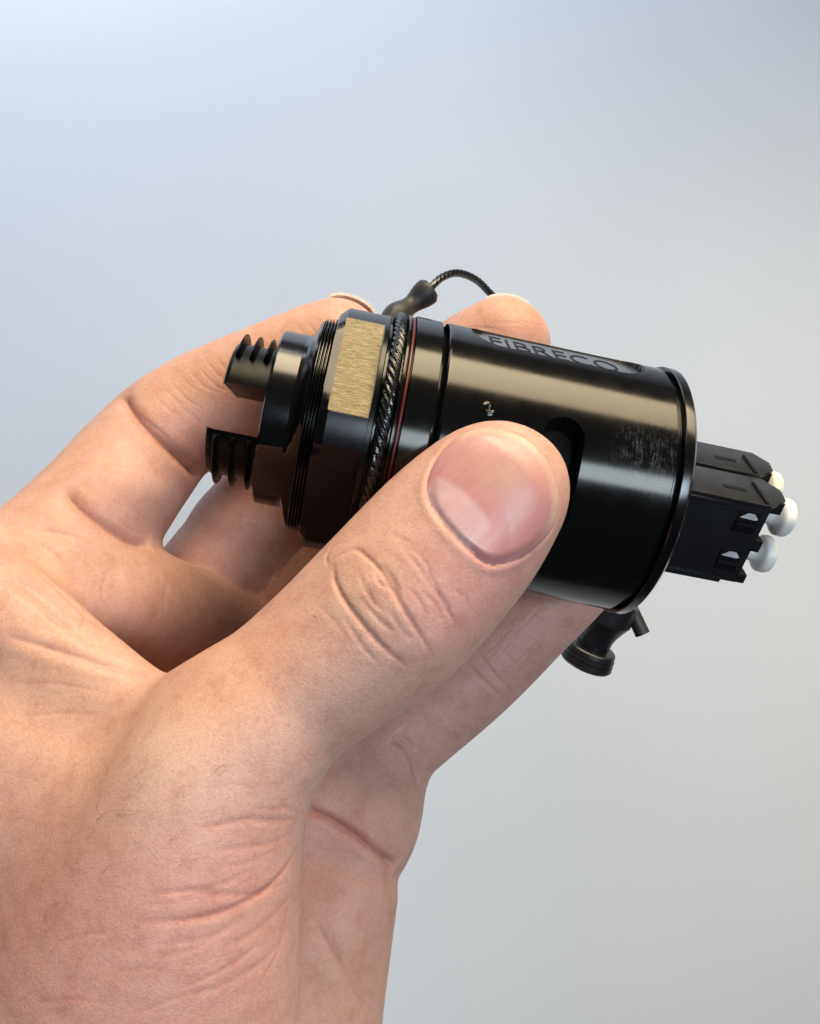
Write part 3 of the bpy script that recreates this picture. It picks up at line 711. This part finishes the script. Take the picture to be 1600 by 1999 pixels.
# gentle lumps so no surface is perfectly round
def lumps(V, n=40, fmin=.8, fmax=3.0):
    out = np.zeros(len(V))
    for i in range(n):
        f = np.exp(rng.uniform(np.log(fmin), np.log(fmax))); k = rng.normal(size=3); k /= np.linalg.norm(k)
        out += np.sin((V @ k) * f * 2 + rng.uniform(0, 6.28)) / f
    return out / n ** .5
disp += .010 * lumps(V)
V2 = V + NM * disp[:, None]
hm.vertices.foreach_set('co', V2.astype(np.float32).ravel()); hm.update()
# ---- pigment: redder over the joints, finger pads and creases, yellower over the web; some highlight and shade painted in
col = np.tile(np.array([.60, .325, .245]), (nv, 1))
def skin_spot(x, y, r, c, a, Zmin=0, Zmax=99):
    h = hit(x, y)
    if h is None: return
    D = np.linalg.norm(V - h, axis=1); w = (a * np.exp(-(D / r) ** 2))[:, None]; col[:] = col * (1 - w) + np.array(c) * w
PINK = (.60, .265, .225); RED = (.50, .175, .115); YEL = (.62, .37, .235); ORG = (.62, .30, .165); PALE = (.68, .42, .31); MAUVE = (.50, .255, .22)
for a in ((320, 1490, .8, (.86, .60, .45), .8), (120, 1400, 1.3, YEL, .6), (400, 1330, .7, ORG, .4), (100, 1900, 2.2, (.50, .24, .20), .6), (450, 1700, 1.2, PINK, .25), (720, 1150, .7, YEL, .5), (900, 1180, .7, PINK, .6), (1000, 1120, .7, (.51, .235, .195), .65),  # thumb-base highlight and dimmer lower hand painted into the skin colour
          (480, 1300, .6, ORG, .4), (780, 920, .5, PINK, .4), (600, 1450, .8, PALE, .3), (560, 650, 1.0, ORG, .7), (330, 740, .9, ORG, .5), (420, 850, .8, MAUVE, .5), (240, 950, .6, (.58, .31, .235), .6), (130, 900, .7, ORG, .5), (60, 1090, .9, ORG, .5),
          (450, 1060, 1.0, MAUVE, .6), (1000, 610, .6, ORG, .7), (1000, 640, .6, RED, .3), (740, 1470, 1.0, MAUVE, .6), (950, 1330, 1.2, MAUVE, .55), (1050, 1250, .9, MAUVE, .5), (700, 1580, .7, MAUVE, .6), (680, 1800, 1.2, (.50, .26, .205), .6), (650, 1920, .9, (.56, .31, .20), .5), (350, 1180, 1.0, ORG, .6), (250, 1250, .6, RED, .25), (430, 1230, .6, ORG, .4)):  # dimmer little-finger side of the palm painted darker too
    skin_spot(*a)
ct = np.clip(crease_tint, 0, 1)[:, None] * .55; col = col * (1 - ct) + np.array(RED) * ct
lum_ = col @ np.array([.3, .55, .15]); col = lum_[:, None] + (col - lum_[:, None]) * .93
col *= (1 + .035 * lumps(V, 30, 2, 9))[:, None]
ca = hm.color_attributes.new('pigment_and_light', 'FLOAT_COLOR', 'POINT')
ca.data.foreach_set('color', np.c_[np.clip(col, 0, 1), np.ones(nv)].astype(np.float32).ravel())

def skin_mat():
    m, nt, b = mat('skin'); L = nt.links
    at = N(nt, 'ShaderNodeAttribute', attribute_name='pigment_and_light'); tc = N(nt, 'ShaderNodeTexCoord')
    n = N(nt, 'ShaderNodeTexNoise'); n.inputs['Scale'].default_value = 3.2; n.inputs['Detail'].default_value = 9; n.inputs['Roughness'].default_value = .68
    L.new(tc.outputs['Object'], n.inputs['Vector'])
    r = ramp(nt, [(0.26, (.86, .74, .70)), (0.5, (1, 1, 1)), (0.74, (1.08, 1.12, 1.12))]); L.new(n.outputs['Fac'], r.inputs[0])
    mx = N(nt, 'ShaderNodeMix', data_type='RGBA', blend_type='MULTIPLY'); mx.inputs['Factor'].default_value = 1
    L.new(at.outputs['Color'], mx.inputs['A']); L.new(r.outputs[0], mx.inputs['B'])
    nf = N(nt, 'ShaderNodeTexNoise'); nf.inputs['Scale'].default_value = 26; nf.inputs['Detail'].default_value = 5; nf.inputs['Roughness'].default_value = .7
    L.new(tc.outputs['Object'], nf.inputs['Vector'])
    rf = ramp(nt, [(0.30, (.88, .82, .80)), (0.52, (1, 1, 1)), (0.72, (1.06, 1.08, 1.08))]); L.new(nf.outputs['Fac'], rf.inputs[0])
    mf = N(nt, 'ShaderNodeMix', data_type='RGBA', blend_type='MULTIPLY'); mf.inputs['Factor'].default_value = 1
    L.new(mx.outputs['Result'], mf.inputs['A']); L.new(rf.outputs[0], mf.inputs['B']); L.new(mf.outputs['Result'], b.inputs['Base Color'])
    b.inputs['Subsurface Weight'].default_value = .18; b.inputs['Subsurface Radius'].default_value = (1.0, .32, .16); b.inputs['Subsurface Scale'].default_value = .16
    b.inputs['Specular IOR Level'].default_value = .42
    # fine skin grain: crossing lines (stretched cells) + pores
    def lines(rot, sc, sy):
        m0 = N(nt, 'ShaderNodeMapping'); m0.inputs['Rotation'].default_value = rot; L.new(tc.outputs['Object'], m0.inputs[0])
        mp = N(nt, 'ShaderNodeMapping'); mp.inputs['Scale'].default_value = (sc, sc * 1.5, sc * sy); L.new(m0.outputs[0], mp.inputs[0])
        v = N(nt, 'ShaderNodeTexNoise'); v.inputs['Scale'].default_value = 1; v.inputs['Detail'].default_value = 4; v.inputs['Roughness'].default_value = .6; v.inputs['Distortion'].default_value = .6
        L.new(mp.outputs[0], v.inputs['Vector']); return v
    l1 = lines((0, .25, 0), 9, 4.0); l2 = lines((0, -.85, 0), 12, 3.0)
    vo = N(nt, 'ShaderNodeTexVoronoi', feature='DISTANCE_TO_EDGE'); vo.inputs['Scale'].default_value = 22
    nd = N(nt, 'ShaderNodeTexNoise'); nd.inputs['Scale'].default_value = 12; nd.inputs['Detail'].default_value = 3
    L.new(tc.outputs['Object'], nd.inputs['Vector'])
    ad0 = N(nt, 'ShaderNodeMix', data_type='RGBA', blend_type='LINEAR_LIGHT'); ad0.inputs['Factor'].default_value = .06
    L.new(tc.outputs['Object'], ad0.inputs['A']); L.new(nd.outputs['Color'], ad0.inputs['B']); L.new(ad0.outputs['Result'], vo.inputs['Vector'])
    rv = ramp(nt, [(0.0, (0, 0, 0)), (0.16, (1, 1, 1))]); L.new(vo.outputs['Distance'], rv.inputs[0])
    a1 = N(nt, 'ShaderNodeMath', operation='MULTIPLY_ADD'); L.new(l1.outputs['Fac'], a1.inputs[0]); a1.inputs[1].default_value = 1.0; L.new(l2.outputs['Fac'], a1.inputs[2])
    a2 = N(nt, 'ShaderNodeMath', operation='MULTIPLY_ADD'); L.new(rv.outputs[0], a2.inputs[0]); a2.inputs[1].default_value = .30; L.new(a1.outputs[0], a2.inputs[2])
    bp = N(nt, 'ShaderNodeBump'); bp.inputs['Strength'].default_value = .30; bp.inputs['Distance'].default_value = .013
    L.new(a2.outputs[0], bp.inputs['Height']); L.new(bp.outputs[0], b.inputs['Normal'])
    rr = ramp(nt, [(0.3, (.44, .44, .44)), (0.7, (.60, .60, .60))]); L.new(l1.outputs['Fac'], rr.inputs[0]); L.new(rr.outputs[0], b.inputs['Roughness'])
    return m
hand = link('hand', hm, skin_mat(), None, 180)
tag(hand, 'bare adult hand holding up the black connector, thumb in front', 'hand')

# ------------------------------------------------------------------ nails
def nail_mat(name, bands):
    m, nt, b = mat(name); L = nt.links
    at = N(nt, 'ShaderNodeAttribute', attribute_name='pigment_and_light'); tc = N(nt, 'ShaderNodeTexCoord')
    m0 = N(nt, 'ShaderNodeMapping'); m0.inputs['Rotation'].default_value = (0, PI / 4, 0); L.new(tc.outputs['Object'], m0.inputs[0])
    mp = N(nt, 'ShaderNodeMapping'); mp.inputs['Scale'].default_value = (1.2, 18, 24); L.new(m0.outputs[0], mp.inputs[0])
    n = N(nt, 'ShaderNodeTexNoise'); n.inputs['Scale'].default_value = 1; n.inputs['Detail'].default_value = 5; L.new(mp.outputs[0], n.inputs['Vector'])
    r = ramp(nt, [(.3, (.94, .92, .92)), (.7, (1.04, 1.05, 1.05))]); L.new(n.outputs['Fac'], r.inputs[0])
    mx = N(nt, 'ShaderNodeMix', data_type='RGBA', blend_type='MULTIPLY'); mx.inputs['Factor'].default_value = 1
    L.new(at.outputs['Color'], mx.inputs['A']); L.new(r.outputs[0], mx.inputs['B']); L.new(mx.outputs['Result'], b.inputs['Base Color'])
    b.inputs['Roughness'].default_value = .33; b.inputs['Specular IOR Level'].default_value = .5
    b.inputs['Subsurface Weight'].default_value = .2; b.inputs['Subsurface Radius'].default_value = (1, .4, .3); b.inputs['Subsurface Scale'].default_value = .08
    bp = N(nt, 'ShaderNodeBump'); bp.inputs['Strength'].default_value = .12; bp.inputs['Distance'].default_value = .01
    L.new(n.outputs['Fac'], bp.inputs['Height']); L.new(bp.outputs[0], b.inputs['Normal']); return m
M_NAIL = nail_mat('nail', None)
def thumb_nail():
    out = catmull(NAIL + NAIL[:1], 8)[:-1]; n = len(out); c = np.array([968., 968.]); RN = 26
    pts = []; 
    for i in range(RN + 1):
        for q in out: pts.append(c + (q - c) * (i / RN))
    pts = np.array(pts)
    dep = np.array([(hit(*(c + (p - c) * .97)) if hit(*(c + (p - c) * .97)) is not None else np.array([0, np.nan, 0]))[1] for p in pts])
    ok = ~np.isnan(dep); x, y = (pts[:, 0] - 968) / 130, (pts[:, 1] - 968) / 130
    Bm = np.stack([np.ones_like(x), x, y, x * x, x * y, y * y, x ** 3, y ** 3, x * x * y, x * y * y, x ** 4, y ** 4, x * x * y * y], 1)
    co, *_ = np.linalg.lstsq(Bm[ok], dep[ok], rcond=None); fit = Bm @ co
    rr = np.repeat(np.arange(RN + 1) / RN, n)
    ta = ((pts[:, 0] - 893) * .70 + (pts[:, 1] - 1040) * -.714) / 235; tc_ = ((pts[:, 0] - 893) * .714 + (pts[:, 1] - 1040) * .70) / 128
    lift = .022 - .048 * sm_np((rr - .84) / .16) * (1 - sm_np((ta - .70) / .2)) 
    cen = fit[rr == 0].mean(); Z = fit - lift - .22 * np.clip(fit - cen, 0, 1) * (1 - sm_np((ta - .72) / .2))
    P = np.array([px(a, b, z) for (a, b), z in zip(pts, Z)])
    P[:n] = P[:n].mean(0)
    back = P.copy(); back[:, 1] += .05
    fs = []
    for i in range(RN):
        for j in range(n): fs.append((i * n + j, (i + 1) * n + j, (i + 1) * n + (j + 1) % n, i * n + (j + 1) % n))
    k = len(P); rim = [(RN * n + j) for j in range(n)]
    allv = np.vstack([P, back[rim]])
    for j in range(n): fs.append((RN * n + j, k + j, k + (j + 1) % n, RN * n + (j + 1) % n))
    me = mesh_from(allv, fs)
    bm = bmesh.new(); bm.from_mesh(me); bmesh.ops.remove_doubles(bm, verts=bm.verts, dist=1e-5); bmesh.ops.recalc_face_normals(bm, faces=bm.faces); bm.to_mesh(me); bm.free()
    nvv = len(me.vertices); q = np.array([v.co for v in me.vertices]); X = CX + FPX * q[:, 0] / q[:, 1]; Y = CY - FPX * q[:, 2] / q[:, 1]
    ta = ((X - 893) * .70 + (Y - 1040) * -.714) / 235; tb = ((X - 893) * .714 + (Y - 1040) * .70) / 128
    cc = np.tile(np.array([.50, .225, .21]), (nvv, 1))
    def bl(w, c): cc[:] = cc * (1 - w[:, None]) + np.array(c) * w[:, None]
    bl(.75 * np.exp(-(((X - 985) / 62) ** 2 + ((Y - 925) / 48) ** 2)), (.60, .36, .26))      # paler bed where the thumb presses
    bl(.5 * np.exp(-(((X - 1000) / 90) ** 2 + ((Y - 1060) / 60) ** 2)), (.47, .20, .20))
    bl(.62 * sm_np((.225 + .09 * (1 - (tb * 1.35 + .30) ** 2) - ta) / .07) * sm_np((.64 - abs(tb + .26)) / .16), (.64, .44, .43))      # lunula
    polyo = np.array(out); dd = np.min(np.hypot(X[:, None] - polyo[None, :, 0], Y[:, None] - polyo[None, :, 1]), 1)
    edge = sm_np((20 - dd) / 12) * sm_np((ta - .42) / .25)
    bl(.62 * edge, (.62, .43, .29)); bl(.5 * sm_np((40 - dd) / 14) * sm_np((dd - 22) / 10) * sm_np((ta - .5) / .3), (.62, .26, .18))
    a = me.color_attributes.new('pigment_and_light', 'FLOAT_COLOR', 'POINT'); a.data.foreach_set('color', np.c_[cc, np.ones(nvv)].astype(np.float32).ravel())
    return me
def sm_np(x): x = np.clip(x, 0, 1); return x * x * (3 - 2 * x)
link('thumbnail', thumb_nail(), M_NAIL, hand, 60)['label'] = 'pink thumbnail with pale moon at its base'
def far_nail(c, r, dirs, z0, z1, R):
    """thin curved plate over the back of a finger tip; dirs: in-picture angles, z: tilt away from the camera"""
    c = px(*c); vs = []; fs = []; nu, nvv = 22, 14
    for lay in (R, R - .05):
        for i in range(nu):
            a = math.radians(dirs[0] + (dirs[1] - dirs[0]) * i / (nu - 1)); e = abs(2 * i / (nu - 1) - 1)
            for j in range(nvv):
                b = math.radians(z0 + (z1 - z0) * j / (nvv - 1)) ; rad = r + lay - .05 * e ** 4
                vs.append(c + rad * np.array([math.cos(a) * math.cos(b), math.sin(b), math.sin(a) * math.cos(b)]))
    o = nu * nvv
    for i in range(nu - 1):
        for j in range(nvv - 1):
            q = i * nvv + j; fs.append((q, q + 1, q + nvv + 1, q + nvv)); fs.append((o + q, o + q + nvv, o + q + nvv + 1, o + q + 1))
    for i in range(nu - 1):
        for j in (0, nvv - 1): q = i * nvv + j; fs.append((q, q + nvv, o + q + nvv, o + q))
    for j in range(nvv - 1):
        for i in (0, nu - 1): q = i * nvv + j; fs.append((q, q + 1, o + q + 1, o + q))
    me = flip_fix(mesh_from(vs, fs)); k = len(me.vertices)
    a = me.color_attributes.new('pigment_and_light', 'FLOAT_COLOR', 'POINT'); a.data.foreach_set('color', np.tile(np.array([.74, .66, .58, 1]), (k, 1)).astype(np.float32).ravel())
    return me
link('fingernail', far_nail((652, 682, 14.15), .84, (40, 96), 5, 55, .15), M_NAIL, hand, 50)
link('fingernail', far_nail((978, 676, 13.95), .80, (52, 108), 5, 55, .10), M_NAIL, hand, 50)

# ------------------------------------------------------------------ a few body hairs on the thumb side
HB = BVHTree.FromPolygons([tuple(v) for v in V2], [tuple(p.vertices) for p in hm.polygons])
def hit2(x, y):
    r = HB.ray_cast(Vector((0, 0, 0)), Vector(px(x, y, 1.0)).normalized()); return None if r[0] is None else (np.array(r[0]), np.array(r[1]))
STR = [[(188, 1580), (200, 1558), (225, 1545), (248, 1543)], [(190, 1600), (215, 1585), (250, 1582), (288, 1585)], [(168, 1704), (158, 1688), (162, 1668), (180, 1660)], [(260, 1640), (290, 1655), (308, 1680), (312, 1700)],
       [(90, 1795), (95, 1775), (115, 1765), (145, 1763)], [(610, 1202), (630, 1208), (650, 1210), (664, 1204)], [(646, 1235), (658, 1232), (664, 1240)], [(100, 1858), (120, 1838), (150, 1826)], [(230, 1590), (262, 1590), (285, 1580)],
       [(200, 1705), (215, 1690), (235, 1686)], [(40, 1950), (60, 1940), (75, 1925)], [(75, 1480), (60, 1500), (52, 1515)]]
for i in range(70):
    x, y = (rng.uniform(20, 460), rng.uniform(1480, 1960)) if i < 54 else (rng.uniform(500, 700), rng.uniform(1160, 1330))
    a = rng.uniform(-.75, .0); l = rng.uniform(14, 34); cv = rng.uniform(-.9, .9)
    STR.append([(x, y), (x + l * math.cos(a), y + l * math.sin(a)), (x + l * (math.cos(a) + math.cos(a + cv)), y + l * (math.sin(a) + math.sin(a + cv)))])
allv = []; allf = []
for si, s in enumerate(STR):
    P = []
    for i, (x, y) in enumerate(catmull(s, 6)):
        h = hit2(x, y)
        if h is None: P = []; break
        P.append(h[0] + h[1] * (.004 + .020 * math.sin(min(1, i / 10) * PI * .7)))
    if len(P) < 4: continue
    w = .0017 if si < 12 else .0010
    me = sweep(P, lambda t: w * (1 - .75 * t), 4); b = len(allv)
    allv += [tuple(v.co) for v in me.vertices]; allf += [tuple(i + b for i in p.vertices) for p in me.polygons]; bpy.data.meshes.remove(me)
M_HAIR = simple('hair', (.12, .065, .04), .5)
tag(link('body_hair', mesh_from(allv, allf), M_HAIR, hand, 60), kind='stuff')
